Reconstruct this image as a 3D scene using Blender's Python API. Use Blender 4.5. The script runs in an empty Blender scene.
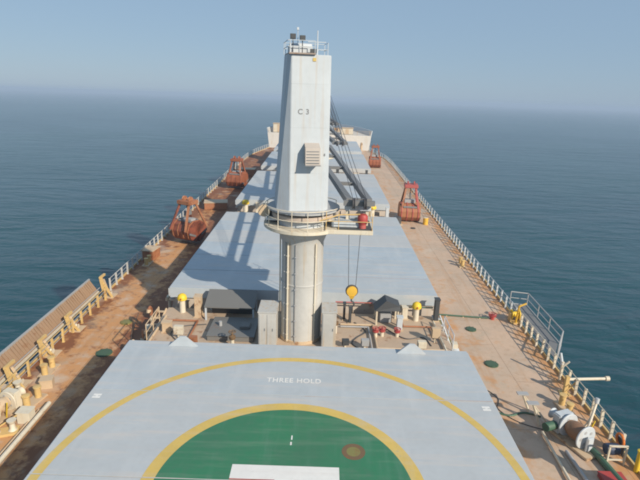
import bpy, bmesh, math, random
from mathutils import Vector, Matrix
random.seed(7)
R = math.radians
SC = bpy.context.scene
COL = SC.collection
DK = -3.67          # height of the main deck; the hatch cover tops are at 0
# ------------------------------------------------------------------ camera
psi, pit, rol = R(0.05), R(17.15306497), R(1.93487358)
fh = Vector((math.sin(psi), math.cos(psi), 0)); rt = Vector((math.cos(psi), -math.sin(psi), 0))
fw = fh * math.cos(pit) + Vector((0, 0, -math.sin(pit)))
up = fh * math.sin(pit) + Vector((0, 0, math.cos(pit)))
cr = rt * math.cos(rol) + up * math.sin(rol)
cu = up * math.cos(rol) - rt * math.sin(rol)
cam = bpy.data.objects.new('camera', bpy.data.cameras.new('camera'))
COL.objects.link(cam)
m = Matrix((cr, cu, -fw)).transposed().to_4x4(); m.translation = Vector((0.935, 0, 13.131))
cam.matrix_world = m
cam.data.sensor_width = 36; cam.data.lens = 513.36 / 640 * 36
cam.data.clip_start = 0.2; cam.data.clip_end = 30000
SC.camera = cam
# ------------------------------------------------------------------ light
TRIM = R(1.72)       # the ship rides trimmed by the stern: the sea slopes away by this much
SUN_TO = Vector((1.14, -1.25, 1.0)).normalized()
w = bpy.data.worlds.new('World'); SC.world = w; w.use_nodes = True
nt = w.node_tree; bg = nt.nodes['Background']
sky = nt.nodes.new('ShaderNodeTexSky'); sky.sky_type = 'NISHITA'; sky.sun_disc = False
sky.sun_elevation = math.asin(SUN_TO.z); sky.sun_rotation = math.atan2(SUN_TO.x, SUN_TO.y)
sky.air_density = 1.0; sky.dust_density = 0.4; sky.ozone_density = 1.6; sky.altitude = 20
tc = nt.nodes.new('ShaderNodeTexCoord'); mp = nt.nodes.new('ShaderNodeMapping')
mp.vector_type = 'POINT'; mp.inputs['Rotation'].default_value = (TRIM, 0, 0)
nt.links.new(tc.outputs['Generated'], mp.inputs['Vector']); nt.links.new(mp.outputs[0], sky.inputs['Vector'])
hzm = nt.nodes.new('ShaderNodeMix'); hzm.data_type = 'RGBA'; hzm.inputs[0].default_value = 0.76     # a milky, even sky: thin high haze over the clear blue
hzm.inputs[7].default_value = (3.68, 5.35, 7.35, 1)
nt.links.new(sky.outputs[0], hzm.inputs[6]); nt.links.new(hzm.outputs[2], bg.inputs['Color']); bg.inputs['Strength'].default_value = 0.07
sl = bpy.data.lights.new('sun', 'SUN'); sl.energy = 4.7; sl.angle = R(0.6); sl.color = (1, 0.88, 0.72)
so = bpy.data.objects.new('sun', sl); COL.objects.link(so)
so.rotation_euler = (-SUN_TO).to_track_quat('-Z', 'Y').to_euler()
SC.view_settings.view_transform = 'Standard'; SC.view_settings.look = 'None'
SC.view_settings.exposure = 0.25; SC.view_settings.gamma = 1
SC.cycles.pixel_filter_type = 'BLACKMAN_HARRIS'; SC.cycles.filter_width = 2.8
SC.cycles.volume_bounces = 2; SC.cycles.max_bounces = 8

# ------------------------------------------------------------------ materials
MATS = {}
def nd(nt, t, **kw):
    n = nt.nodes.new(t)
    for k, v in kw.items(): setattr(n, k, v)
    return n
def paint(name, col, rust=0.3, streak=0.0, rough=0.55, metal=0.0, scale=1.0, vary=0.0, rustcol=(0.30, 0.115, 0.035), bump=0.25, dirt=0.35, wear=0.0, ripple=0.0):
    """weathered paint: base, blotchy fading, rust breaking out, optional vertical runs"""
    if name in MATS: return MATS[name]
    mt = bpy.data.materials.new(name); mt.use_nodes = True; t = mt.node_tree
    b = t.nodes['Principled BSDF']; b.inputs['Roughness'].default_value = rough; b.inputs['Metallic'].default_value = metal
    geo = nd(t, 'ShaderNodeNewGeometry'); L = t.links.new
    def noise(sc, det=5, vec=None, ro=0.6):
        n = nd(t, 'ShaderNodeTexNoise'); n.inputs['Scale'].default_value = sc; n.inputs['Detail'].default_value = det
        n.inputs['Roughness'].default_value = ro
        L(vec if vec else geo.outputs['Position'], n.inputs['Vector']); return n.outputs['Fac']
    def ramp(fac, a, bb):
        r = nd(t, 'ShaderNodeMapRange'); r.inputs[1].default_value = a; r.inputs[2].default_value = bb
        L(fac, r.inputs[0]); return r.outputs[0]
    def mix(fac, a, bb, mode='MIX'):
        x = nd(t, 'ShaderNodeMix', data_type='RGBA', blend_type=mode)
        if isinstance(fac, (int, float)): x.inputs[0].default_value = fac
        else: L(fac, x.inputs[0])
        for s, v in ((x.inputs[6], a), (x.inputs[7], bb)):
            if isinstance(v, tuple): s.default_value = (*v, 1)
            else: L(v, s)
        return x.outputs[2]
    def mul(f, k):
        x = nd(t, 'ShaderNodeMath', operation='MULTIPLY'); L(f, x.inputs[0])
        if isinstance(k, (int, float)): x.inputs[1].default_value = k
        else: L(k, x.inputs[1])
        return x.outputs[0]
    c = mix(mul(ramp(noise(0.55 * scale, 4), 0.35, 0.68), dirt), tuple(col), tuple(v * 0.72 + 0.02 for v in col))
    c = mix(mul(ramp(noise(4 * scale, 6), 0.45, 0.75), dirt * 0.6), c, tuple(v * 0.6 + 0.05 for v in col))
    if vary:
        oi = nd(t, 'ShaderNodeObjectInfo')
        c = mix(mul(oi.outputs['Random'], vary), c, (0.50, 0.47, 0.43))
    r1 = ramp(noise(1.3 * scale, 9, ro=0.72), 0.70 - 0.28 * rust, 0.80 - 0.22 * rust)
    if streak:
        mp = nd(t, 'ShaderNodeMapping'); mp.inputs['Scale'].default_value = (5, 5, 0.22); L(geo.outputs['Position'], mp.inputs['Vector'])
        r2 = mul(ramp(noise(1.0, 5, mp.outputs[0]), 0.52, 0.80), streak)
        c = mix(r2, c, (0.42, 0.27, 0.11))
    c = mix(mul(r1, 0.85), c, mix(noise(6 * scale), rustcol, tuple(v * 0.45 for v in rustcol)))
    L(c, b.inputs['Base Color'])
    if wear:       # scuffs and cargo dust dragged across, wear in the direction of the panels
        mp = nd(t, 'ShaderNodeMapping'); mp.inputs['Scale'].default_value = (0.25, 2.6, 1); L(geo.outputs['Position'], mp.inputs['Vector'])
        c = mix(mul(ramp(noise(1.0, 6, mp.outputs[0]), 0.50, 0.72), wear), c, (0.55, 0.49, 0.44))
        mp2 = nd(t, 'ShaderNodeMapping'); mp2.inputs['Scale'].default_value = (1.6, 0.16, 1); L(geo.outputs['Position'], mp2.inputs['Vector'])
        c = mix(mul(ramp(noise(1.0, 6, mp2.outputs[0]), 0.52, 0.72), wear * 0.6), c, (0.50, 0.53, 0.55))
        c = mix(mul(ramp(noise(22, 3), 0.66, 0.72), wear * 0.8), c, (0.24, 0.19, 0.16))
    L(c, b.inputs['Base Color']) if wear else None
    if bump:
        bp = nd(t, 'ShaderNodeBump'); bp.inputs['Strength'].default_value = bump; bp.inputs['Distance'].default_value = 0.01
        L(noise(9 * scale, 6), bp.inputs['Height']); last = bp
        if ripple:
            b2 = nd(t, 'ShaderNodeBump'); b2.inputs['Strength'].default_value = ripple; b2.inputs['Distance'].default_value = 0.05
            L(noise(1.1, 2), b2.inputs['Height']); L(bp.outputs[0], b2.inputs['Normal']); last = b2
        L(last.outputs[0], b.inputs['Normal'])
    MATS[name] = mt; return mt

white = paint('white_paint', (0.50, 0.55, 0.59), rust=0.16, streak=0.40, dirt=0.3, ripple=0.3)
cream = paint('cream_paint', (0.62, 0.57, 0.46), rust=0.35, streak=0.5, dirt=0.3)
column_m = paint('column_paint', (0.47, 0.47, 0.45), rust=0.16, streak=0.95, dirt=0.5, ripple=0.3)
beige = paint('beige_paint', (0.55, 0.42, 0.28), rust=0.55, dirt=0.4)
buff = paint('buff_yellow_paint', (0.60, 0.42, 0.17), rust=0.5, dirt=0.4)
hatch_m = paint('hatch_paint', (0.385, 0.455, 0.515), rust=0.16, vary=0.45, dirt=0.45, wear=0.55, ripple=0.25, rustcol=(0.34, 0.25, 0.20), rough=0.5, bump=0.12)
coam_m = paint('coaming_paint', (0.50, 0.44, 0.38), rust=0.4, streak=0.4)
plat_m = paint('platform_paint', (0.48, 0.37, 0.27), rust=0.55, dirt=0.5)
greypaint = paint('grey_paint', (0.36, 0.37, 0.38), rust=0.2)
dark = paint('dark_grey_paint', (0.05, 0.055, 0.06), rust=0.2, rustcol=(0.10, 0.05, 0.03))
jib_m = paint('jib_grey_paint', (0.17, 0.175, 0.18), rust=0.2, rustcol=(0.16, 0.09, 0.05))
orange = paint('grab_orange_paint', (0.31, 0.10, 0.045), rust=0.6, rustcol=(0.22, 0.06, 0.03), dirt=0.6)
orange2 = paint('grab_faded_orange_paint', (0.36, 0.15, 0.07), rust=0.75, rustcol=(0.25, 0.08, 0.03), dirt=0.6)
redp = paint('red_paint', (0.38, 0.05, 0.045), rust=0.5, dirt=0.5)
pinkred = paint('faded_red_paint', (0.42, 0.10, 0.09), rust=0.5)
yellow = paint('yellow_paint', (0.72, 0.50, 0.03), rust=0.05, dirt=0.2)
hookyel = paint('hook_yellow_paint', (0.70, 0.42, 0.04), rust=0.3)
greenp = paint('green_deck_paint', (0.05, 0.12, 0.075), rust=0.4, dirt=0.5)
padgreen = paint('helipad_green_paint', (0.03, 0.175, 0.085), rust=0.22, dirt=0.8, rough=0.5, bump=0.1, scale=0.9, wear=0.10, rustcol=(0.06, 0.20, 0.11))
padyel = paint('marking_yellow_paint', (0.60, 0.43, 0.11), rust=0.35, dirt=0.5, scale=1.6, wear=0.25, rustcol=(0.42, 0.40, 0.30))
padwhite = paint('marking_white_paint', (0.72, 0.72, 0.70), rust=0.3, dirt=0.3, scale=1.5, wear=0.3, rustcol=(0.42, 0.46, 0.50))
padbrown = paint('marking_brown_paint', (0.16, 0.10, 0.05), rust=0.4)
thinred = paint('thin_red_paint', (0.45, 0.26, 0.22), rust=0.2)
olive = paint('olive_deck_paint', (0.20, 0.19, 0.06), rust=0.5)
rope = paint('rope', (0.24, 0.13, 0.07), rust=0.3, scale=5, bump=0.8)
steelw = paint('wire_steel', (0.06, 0.06, 0.065), rust=0.1)
hull_m = paint('hull_paint', (0.10, 0.04, 0.03), rust=0.3)
signgrey = paint('letter_grey', (0.20, 0.21, 0.22), rust=0)
ladderm = paint('ladder_brown', (0.33, 0.22, 0.14), rust=0.5, dirt=0.5)

def deck_material():
    mt = bpy.data.materials.new('deck_paint'); mt.use_nodes = True; t = mt.node_tree; L = t.links.new
    b = t.nodes['Principled BSDF']; b.inputs['Roughness'].default_value = 0.7
    geo = nd(t, 'ShaderNodeNewGeometry'); sp = nd(t, 'ShaderNodeSeparateXYZ'); L(geo.outputs['Position'], sp.inputs[0])
    def noise(sc, det=6, ro=0.62, vec=None):
        n = nd(t, 'ShaderNodeTexNoise'); n.inputs['Scale'].default_value = sc; n.inputs['Detail'].default_value = det
        n.inputs['Roughness'].default_value = ro; L(vec or geo.outputs['Position'], n.inputs['Vector']); return n.outputs['Fac']
    def rng(f, a, bb, c=0., d=1.):
        r = nd(t, 'ShaderNodeMapRange'); L(f, r.inputs[0])
        for i, v in enumerate((a, bb, c, d)): r.inputs[i + 1].default_value = v
        return r.outputs[0]
    def math2(op, a, bb):
        x = nd(t, 'ShaderNodeMath', operation=op)
        for s, v in ((x.inputs[0], a), (x.inputs[1], bb)):
            if isinstance(v, (int, float)): s.default_value = v
            else: L(v, s)
        return x.outputs[0]
    def mix(f, a, bb):
        x = nd(t, 'ShaderNodeMix', data_type='RGBA'); L(f, x.inputs[0])
        for s, v in ((x.inputs[6], a), (x.inputs[7], bb)):
            if isinstance(v, tuple): s.default_value = (*v, 1)
            else: L(v, s)
        return x.outputs[2]
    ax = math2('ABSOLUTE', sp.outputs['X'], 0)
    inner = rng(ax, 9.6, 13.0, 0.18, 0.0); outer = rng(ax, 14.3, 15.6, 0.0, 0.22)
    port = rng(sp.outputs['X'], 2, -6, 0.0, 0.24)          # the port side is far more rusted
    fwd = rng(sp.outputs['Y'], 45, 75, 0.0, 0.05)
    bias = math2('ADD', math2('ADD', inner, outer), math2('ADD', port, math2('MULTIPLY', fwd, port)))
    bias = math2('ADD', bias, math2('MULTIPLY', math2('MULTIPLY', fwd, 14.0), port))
    c = mix(rng(noise(0.35, 4), 0.38, 0.66), (0.52, 0.385, 0.285), (0.44, 0.345, 0.265))
    c = mix(rng(noise(2.6, 7), 0.5, 0.75, 0, 0.7), c, (0.38, 0.26, 0.17))
    f1 = rng(math2('ADD', noise(0.8, 9, 0.7), bias), 0.58, 0.76)
    c = mix(f1, c, (0.50, 0.26, 0.11))
    f2 = rng(math2('ADD', noise(1.1, 8, 0.7), math2('ADD', bias, math2('MULTIPLY', inner, math2('MULTIPLY', port, 7.0)))), 0.78, 0.92)  # dark rust inboard on port, strengthened to deepen the shaded strip
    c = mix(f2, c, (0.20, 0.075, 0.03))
    pale = rng(noise(0.22, 3), 0.60, 0.72, 0, 0.6)
    c = mix(pale, c, (0.52, 0.45, 0.37))
    c = mix(rng(noise(0.5, 6, 0.7), 0.56, 0.66, 0, 0.32), c, (0.30, 0.29, 0.23))         # grey green grime
    mq = nd(t, 'ShaderNodeMapping'); L(geo.outputs['Position'], mq.inputs['Vector']); mq.inputs['Scale'].default_value = (1.6, 0.12, 1)
    c = mix(rng(noise(1.0, 6, 0.6, mq.outputs[0]), 0.55, 0.72, 0, 0.55), c, (0.40, 0.21, 0.09))   # rust trails run fore and aft
    # weld seams of the deck plates, 3 m by 9 m
    mp = nd(t, 'ShaderNodeMapping'); L(geo.outputs['Position'], mp.inputs['Vector']); mp.inputs['Rotation'].default_value = (0, 0, R(90))
    br = nd(t, 'ShaderNodeTexBrick'); L(mp.outputs[0], br.inputs['Vector']); br.inputs['Scale'].default_value = 1
    br.inputs['Brick Width'].default_value = 9; br.inputs['Row Height'].default_value = 2.6; br.inputs['Mortar Size'].default_value = 0.02
    c = mix(math2('MULTIPLY', br.outputs['Fac'], 0.5), c, (0.16, 0.09, 0.05))
    L(c, b.inputs['Base Color'])
    bp = nd(t, 'ShaderNodeBump'); bp.inputs['Strength'].default_value = 0.4; bp.inputs['Distance'].default_value = 0.02
    L(noise(3.5, 8), bp.inputs['Height']); L(bp.outputs[0], b.inputs['Normal'])
    return mt
deck_m = deck_material()

def sea_material():
    mt = bpy.data.materials.new('sea_water'); mt.use_nodes = True; t = mt.node_tree; L = t.links.new
    b = t.nodes['Principled BSDF']; b.inputs['Roughness'].default_value = 0.2; b.inputs['IOR'].default_value = 1.33
    geo = nd(t, 'ShaderNodeNewGeometry')
    h = None
    for sc, st, det, k, rz in ((0.045, (1, 2.4, 1), 3, 1.6, 20), (0.16, (1, 2.2, 1), 5, 0.75, -12), (0.7, (1, 1.8, 1), 5, 0.16, 28)):
        mp = nd(t, 'ShaderNodeMapping'); mp.inputs['Scale'].default_value = st; mp.inputs['Rotation'].default_value = (0, 0, R(rz))
        L(geo.outputs['Position'], mp.inputs['Vector'])
        n = nd(t, 'ShaderNodeTexNoise'); n.inputs['Scale'].default_value = sc; n.inputs['Detail'].default_value = det
        n.inputs['Distortion'].default_value = 0.6
        L(mp.outputs[0], n.inputs['Vector'])
        x = nd(t, 'ShaderNodeMath', operation='MULTIPLY_ADD'); L(n.outputs['Fac'], x.inputs[0]); x.inputs[1].default_value = k
        if h is None: x.inputs[2].default_value = 0
        else: L(h, x.inputs[2])
        h = x.outputs[0]
    bp = nd(t, 'ShaderNodeBump'); bp.inputs['Strength'].default_value = 0.62; bp.inputs['Distance'].default_value = 1.0
    L(h, bp.inputs['Height']); L(bp.outputs[0], b.inputs['Normal'])
    wn = nd(t, 'ShaderNodeTexNoise'); wn.inputs['Scale'].default_value = 0.007; wn.inputs['Detail'].default_value = 3; wn.inputs['Distortion'].default_value = 1.2
    wr = nd(t, 'ShaderNodeMapRange'); L(geo.outputs['Position'], wn.inputs['Vector']); L(wn.outputs['Fac'], wr.inputs[0])
    for i, v in enumerate((0.35, 0.65, 0.5, 1.0)): wr.inputs[i + 1].default_value = v       # wind patches
    L(wr.outputs[0], bp.inputs['Strength'])
    n = nd(t, 'ShaderNodeTexNoise'); n.inputs['Scale'].default_value = 0.012; n.inputs['Detail'].default_value = 4
    L(geo.outputs['Position'], n.inputs['Vector'])
    x = nd(t, 'ShaderNodeMix', data_type='RGBA'); L(n.outputs['Fac'], x.inputs[0])
    x.inputs[6].default_value = (0.005, 0.040, 0.062, 1); x.inputs[7].default_value = (0.011, 0.072, 0.078, 1)
    L(x.outputs[2], b.inputs['Base Color'])
    return mt

# ------------------------------------------------------------------ mesh helpers
class MB:
    def __init__(s): s.v = []; s.f = []
    def add(s, vs, fs):
        o = len(s.v); s.v += [tuple(v) for v in vs]; s.f += [tuple(i + o for i in f) for f in fs]; return s
    def box(s, x0, x1, y0, y1, z0, z1):
        return s.add([(x, y, z) for x in (x0, x1) for y in (y0, y1) for z in (z0, z1)],
                     [(0, 1, 3, 2), (4, 6, 7, 5), (0, 4, 5, 1), (2, 3, 7, 6), (0, 2, 6, 4), (1, 5, 7, 3)])
    def frame(s, p, q):
        p, q = Vector(p), Vector(q); d = (q - p).normalized()
        a = Vector((0, 0, 1)) if abs(d.z) < 0.95 else Vector((1, 0, 0))
        u = d.cross(a).normalized(); return p, q, u, u.cross(d)
    def bar(s, p, q, w, h=None):
        h = h or w; p, q, u, v = s.frame(p, q); vs = []
        for c in (p, q):
            for a, b in ((-1, -1), (1, -1), (1, 1), (-1, 1)): vs.append(c + u * a * w / 2 + v * b * h / 2)
        return s.add(vs, [(3, 2, 1, 0), (4, 5, 6, 7), (0, 1, 5, 4), (1, 2, 6, 5), (2, 3, 7, 6), (3, 0, 4, 7)])
    def tube(s, p, q, r, r2=None, n=8, cap=True):
        r2 = r if r2 is None else r2; p, q, u, v = s.frame(p, q); vs = []
        for c, rr in ((p, r), (q, r2)):
            for i in range(n):
                a = 2 * math.pi * i / n; vs.append(c + u * math.cos(a) * rr + v * math.sin(a) * rr)
        fs = [(i, (i + 1) % n, n + (i + 1) % n, n + i) for i in range(n)]
        if cap: fs += [tuple(range(n - 1, -1, -1)), tuple(range(n, 2 * n))]
        return s.add(vs, fs)
    def path(s, pts, r, n=6):
        for a, b in zip(pts, pts[1:]): s.tube(a, b, r, n=n)
        return s
    def lathe(s, prof, c=(0, 0, 0), n=24, axis='z'):
        vs = []
        for r, z in prof:
            for i in range(n):
                a = 2 * math.pi * i / n; x, y = r * math.cos(a), r * math.sin(a)
                p = {'z': (x, y, z), 'x': (z, x, y), 'y': (x, z, y)}[axis]
                vs.append((p[0] + c[0], p[1] + c[1], p[2] + c[2]))
        fs = []
        for k in range(len(prof) - 1):
            for i in range(n):
                j = (i + 1) % n; fs.append((k * n + i, k * n + j, (k + 1) * n + j, (k + 1) * n + i))
        fs += [tuple(range(n - 1, -1, -1)), tuple(range((len(prof) - 1) * n, len(prof) * n))]
        return s.add(vs, fs)
    def loft(s, loops):
        """closed loops with equal counts, stacked; ends capped"""
        n = len(loops[0]); vs = [v for l in loops for v in l]; fs = []
        for k in range(len(loops) - 1):
            for i in range(n):
                j = (i + 1) % n; fs.append((k * n + i, k * n + j, (k + 1) * n + j, (k + 1) * n + i))
        fs += [tuple(range(n - 1, -1, -1)), tuple(range((len(loops) - 1) * n, len(loops) * n))]
        return s.add(vs, fs)
    def build(s, name, mat, parent=None, smooth=True, bevel=0, kind=None):
        me = bpy.data.meshes.new(name); me.from_pydata(s.v, [], s.f); me.update()
        bm = bmesh.new(); bm.from_mesh(me); bmesh.ops.recalc_face_normals(bm, faces=bm.faces)
        if bevel:
            bmesh.ops.bevel(bm, geom=[e for e in bm.edges if len(e.link_faces) == 2 and e.calc_face_angle(0) > 0.6], offset=bevel, segments=2, affect='EDGES', clamp_overlap=True)
        bm.to_mesh(me); bm.free()
        if smooth:
            me.shade_smooth(); me.set_sharp_from_angle(angle=R(35))
        me.materials.append(mat)
        o = bpy.data.objects.new(name, me); COL.objects.link(o)
        if parent: o.parent = parent
        if kind: o['kind'] = kind
        return o
def tag(o, label, cat, group=None):
    o['label'] = label; o['category'] = cat
    if group: o['group'] = group
    return o
def thing(name, label, cat, loc=(0, 0, 0), rz=0, group=None):
    o = bpy.data.objects.new(name, None); COL.objects.link(o); o.location = loc; o.rotation_euler = (0, 0, rz)
    o.empty_display_size = 0.3
    return tag(o, label, cat, group)
def dup(root, loc, rz=0, label=None):
    def cp(o, par):
        c = o.copy(); COL.objects.link(c)
        if par: c.parent = par
        for ch in list(o.children): cp(ch, c)
        return c
    r = cp(root, None); r.location = loc; r.rotation_euler = (0, 0, rz)
    if label: r['label'] = label
    return r

def hose(pts, r, mat, label):
    P = []
    n_ = len(pts)
    for i in range(n_ - 1):
        p0, p1, p2, p3 = (Vector(pts[max(i - 1, 0)]), Vector(pts[i]), Vector(pts[i + 1]), Vector(pts[min(i + 2, n_ - 1)]))
        for k in range(8):
            u = k / 8; P.append(.5 * ((2 * p1) + (-p0 + p2) * u + (2 * p0 - 5 * p1 + 4 * p2 - p3) * u * u + (-p0 + 3 * p1 - 3 * p2 + p3) * u ** 3))
    P.append(Vector(pts[-1])); tag(MB().path(P, r, 6).build('hose', mat), label, 'hose')
# ------------------------------------------------------------------ sea
SEA0 = -12.6
def sea_z(y): return SEA0 - math.tan(TRIM) * y
HX, HY0, HY1 = 9000, -1500, 15000
def ring_sheet():
    s = MB()
    xs = [-HX, -1500, -400, -120, 120, 400, 1500, HX]; ys = [HY0, -300, 0, 120, 300, 800, 2500, HY1]
    s.add([(x, y, sea_z(y)) for y in ys for x in xs],
          [(j * 8 + i, j * 8 + i + 1, (j + 1) * 8 + i + 1, (j + 1) * 8 + i) for j in range(7) for i in range(7)])
    return s
ring_sheet().build('sea', sea_material(), kind='structure', smooth=False)

# ------------------------------------------------------------------ hull and decks
def half(y):   # half breadth of the main deck
    pts = [(-6, 16.1), (112, 16.1), (120, 15.7), (128, 14.2), (138, 12.3), (145, 10.2), (151, 7.4), (156, 4.2), (159, 0.3)]
    for (a, p), (b, q) in zip(pts, pts[1:]):
        if a <= y <= b: return p + (q - p) * (y - a) / (b - a)
    return 0.3
ys = [-6, 20, 50, 80, 112, 117, 122, 126, 130, 134, 138, 142, 145, 148, 151, 154, 156, 158, 159]
def outline(z, k=0.0, yend=159):
    yy = [y for y in ys if y <= yend]
    return [(half(y) - k, y, z) for y in yy] + [(-(half(y) - k), y, z) for y in reversed(yy)]
s = MB(); lo = outline(DK); n = len(lo)
top = outline(DK - 0.02)
bot = [(x * 0.97 if y > 120 else x, y - (max(0, y - 120) * 0.12), -19) for x, y, z in lo]
s.loft([bot, top]); s.build('ship_hull', hull_m, kind='structure', smooth=False)
s = MB(); s.loft([outline(DK - 0.018, 0.02), outline(DK, 0.02)]); s.build('main_deck', deck_m, kind='structure', smooth=False)
# gutter bar along the deck edge
for sd, nm in ((-1, 'port'), (1, 'starboard')):
    s = MB()
    for a, b in zip(ys, ys[1:]):
        if b > 138: break
        s.bar((sd * (half(a) - 0.06), a, DK + 0.07), (sd * (half(b) - 0.06), b, DK + 0.07), 0.10, 0.16)
    s.build('deck_edge_' + nm, buff, kind='structure')
# forecastle
FY = 134.5; FZ = 0.1
yy = [FY] + [y for y in ys if y > FY]
def fo(z, k=0, fl=0.0):
    o = [(half(y) - k + fl, y + fl, z) for y in yy]; return o + [(-x, y, z) for x, y, z in reversed(o)]
s = MB(); s.loft([fo(DK + 0.004, 0.03), fo(FZ, 0.03, 0.5)]); s.build('forecastle', paint('forecastle_paint', (0.56, 0.55, 0.52), rust=0.3, streak=0.6), kind='structure', smooth=False)
s = MB(); 
pts = [(half(y) + 0.46, y + 0.5) for y in yy]; pts = pts + [(-x, y) for x, y in reversed(pts)]
for (x0, y0), (x1, y1) in zip(pts, pts[1:]):
    s.add([(x0, y0, FZ), (x1, y1, FZ), (x1 * 1.02, y1 + .1, FZ + 1.25), (x0 * 1.02, y0 + .1, FZ + 1.25), (x0 * .985, y0 - .05, FZ), (x1 * .985, y1 - .05, FZ), (x1 * 1.005, y1, FZ + 1.25), (x0 * 1.005, y0, FZ + 1.25)],
          [(0, 1, 2, 3), (7, 6, 5, 4), (3, 2, 6, 7), (0, 3, 7, 4), (1, 5, 6, 2)])
tag(s.build('bow_bulwark', white), 'white bulwark plating around the forecastle at the bow', 'bulwark')
s = MB()
for i in range(9):
    x = -13 + i * 3.25
    s.tube((x, FY + 0.45, FZ), (x, FY + 0.45, FZ + 1.1), 0.045)
for z in (0.4, 0.75, 1.1): s.tube((-13.4, FY + 0.45, FZ + z), (13.4, FY + 0.45, FZ + z), 0.03)
tag(s.build('break_railing', beige), 'thin rusty railing across the aft edge of the forecastle', 'railing')

# ------------------------------------------------------------------ hatches
def decal_pieces(shape_bm, y0, y1, mat, parent, name='marking'):
    bm = shape_bm.copy()
    for yv, sg in ((y0, -1), (y1, 1)):
        g = bm.verts[:] + bm.edges[:] + bm.faces[:]
        bmesh.ops.bisect_plane(bm, geom=g, plane_co=(0, yv, 0), plane_no=(0, sg, 0), clear_outer=True)
    bmesh.ops.remove_doubles(bm, verts=bm.verts, dist=1e-4)
    todo = set(bm.faces)
    while todo:                                   # every separate patch of paint is an object of its own
        st = [todo.pop()]; isl = [st[0]]
        while st:
            f = st.pop()
            for v in f.verts:
                for g in v.link_faces:
                    if g in todo: todo.discard(g); st.append(g); isl.append(g)
        ix = {}; fs = []
        for f in isl: fs.append([ix.setdefault(v, len(ix)) for v in f.verts])
        me = bpy.data.meshes.new(name); me.from_pydata([v.co[:] for v in ix], [], fs); me.materials.append(mat)
        o = bpy.data.objects.new(name, me); COL.objects.link(o); o.parent = parent
    bm.free()
def flat(polys, z):
    bm = bmesh.new()
    for p in polys:
        bm.faces.new([bm.verts.new((x, y, z)) for x, y in p])
    return bm
def annulus(cx, cy, r0, r1, z, n=160, jit=0.0):
    P = []
    for i in range(n):
        a, b = 2 * math.pi * i / n, 2 * math.pi * (i + 1) / n
        if r0 <= 0:
            P.append([(cx, cy), (cx + r1 * math.cos(a), cy + r1 * math.sin(a)), (cx + r1 * math.cos(b), cy + r1 * math.sin(b))])
        else:
            P.append([(cx + r * math.cos(t), cy + r * math.sin(t)) for r, t in ((r0, a), (r1, a), (r1, b), (r0, b))])
    return flat(P, z)
def text_bm(txt, size, mat4, ext=0.0, sx=1.0):
    cu_ = bpy.data.curves.new('t', 'FONT'); cu_.body = txt; cu_.size = size; cu_.align_x = 'CENTER'; cu_.align_y = 'CENTER'
    cu_.extrude = ext; cu_.offset = size * 0.02; cu_.space_character = 1.12
    o = bpy.data.objects.new('t', cu_); COL.objects.link(o); bpy.context.view_layer.update()
    me = o.to_mesh(); bm = bmesh.new(); bm.from_mesh(me); o.to_mesh_clear()
    bpy.data.objects.remove(o); bmesh.ops.scale(bm, vec=(sx, 1, 1), verts=bm.verts); bm.transform(mat4); return bm
HW = 8.75
def hatch(y0, y1, npan, label, marks=None, peaks=False, cuts=None):
    t = thing('hatch_cover', label, 'hatch cover', (0, 0, 0), 0, 'cargo hatch covers along the deck')
    L_ = (y1 - y0) / npan
    for k in range(npan):
        a, b = (cuts[k] + .018, cuts[k + 1] - .018) if cuts else (y0 + k * L_ + 0.03, y0 + (k + 1) * L_ - 0.03)
        s = MB(); s.box(-HW, HW, a, b, -0.72, 0); p = s.build('panel', hatch_m, t, bevel=0.006)
        if marks:
            for bm, mt in marks: decal_pieces(bm, a + 0.008, b - 0.008, mt, p)
    # side skirts, wheels and cleats that run along both long edges
    for sd in (-1, 1):
        s = MB(); s.box(sd * HW + (0.003 if sd > 0 else -0.083), sd * HW + (0.083 if sd > 0 else -0.003), y0 + .02, y1 - .02, -0.62, -0.10)
        s.build('side_skirt', hatch_m, t)
    ct = MB(); ct.box(-HW + 0.25, HW - 0.25, y0 + 0.2, y1 - 0.2, DK, -0.74)
    nst = int((y1 - y0) / 1.7)
    for i in range(nst + 1):
        y = y0 + 0.4 + i * (y1 - y0 - 0.8) / nst
        for sd in (-1, 1):
            x = sd * (HW - 0.25)
            ct.add([(x, y - .02, DK), (x + sd * .75, y - .02, DK), (x + sd * .12, y - .02, -0.95), (x, y - .02, -0.95),
                    (x, y + .02, DK), (x + sd * .75, y + .02, DK), (x + sd * .12, y + .02, -0.95), (x, y + .02, -0.95)],
                   [(0, 1, 2, 3), (7, 6, 5, 4), (1, 5, 6, 2), (2, 6, 7, 3)])
    for sd in (-1, 1):
        ct.box(*sorted((sd * (HW - .25), sd * (HW + .12))), y0 + .2, y1 - .2, -1.05, -0.95)
    for i in range(8):       # stays on the aft end
        x = -7.7 + i * 2.2
        ct.add([(x - .02, y0 + .2, DK), (x - .02, y0 - .35, DK), (x - .02, y0 + .02, -0.95), (x - .02, y0 + .2, -0.95),
                (x + .02, y0 + .2, DK), (x + .02, y0 - .35, DK), (x + .02, y0 + .02, -0.95), (x + .02, y0 + .2, -0.95)],
               [(0, 1, 2, 3), (7, 6, 5, 4), (0, 4, 5, 1), (1, 5, 6, 2)])
    ct.build('hatch_coaming', coam_m, kind='structure', smooth=False)
    if peaks:
        for x in (-5.85, 5.8):
            s = MB(); s.loft([[(x - .75, y1 - .5, 0.004), (x + .75, y1 - .5, 0.004), (x + .75, y1 - .38, 0.004), (x - .75, y1 - .38, 0.004)],
                              [(x - .14, y1 - .48, 0.55), (x + .14, y1 - .48, 0.55), (x + .14, y1 - .40, 0.55), (x - .14, y1 - .40, 0.55)]])
            s.build('hinge_plate', hatch_m, t)
    return t
CY = 13.92
marks = []
marks.append((annulus(0, CY, 8.32, 8.66, 0.004), padyel))
marks.append((annulus(0, CY, 0, 4.45, 0.004, 120), padgreen))
marks.append((annulus(0, CY, 4.45, 4.90, 0.004), padyel))
Hb = []
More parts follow.
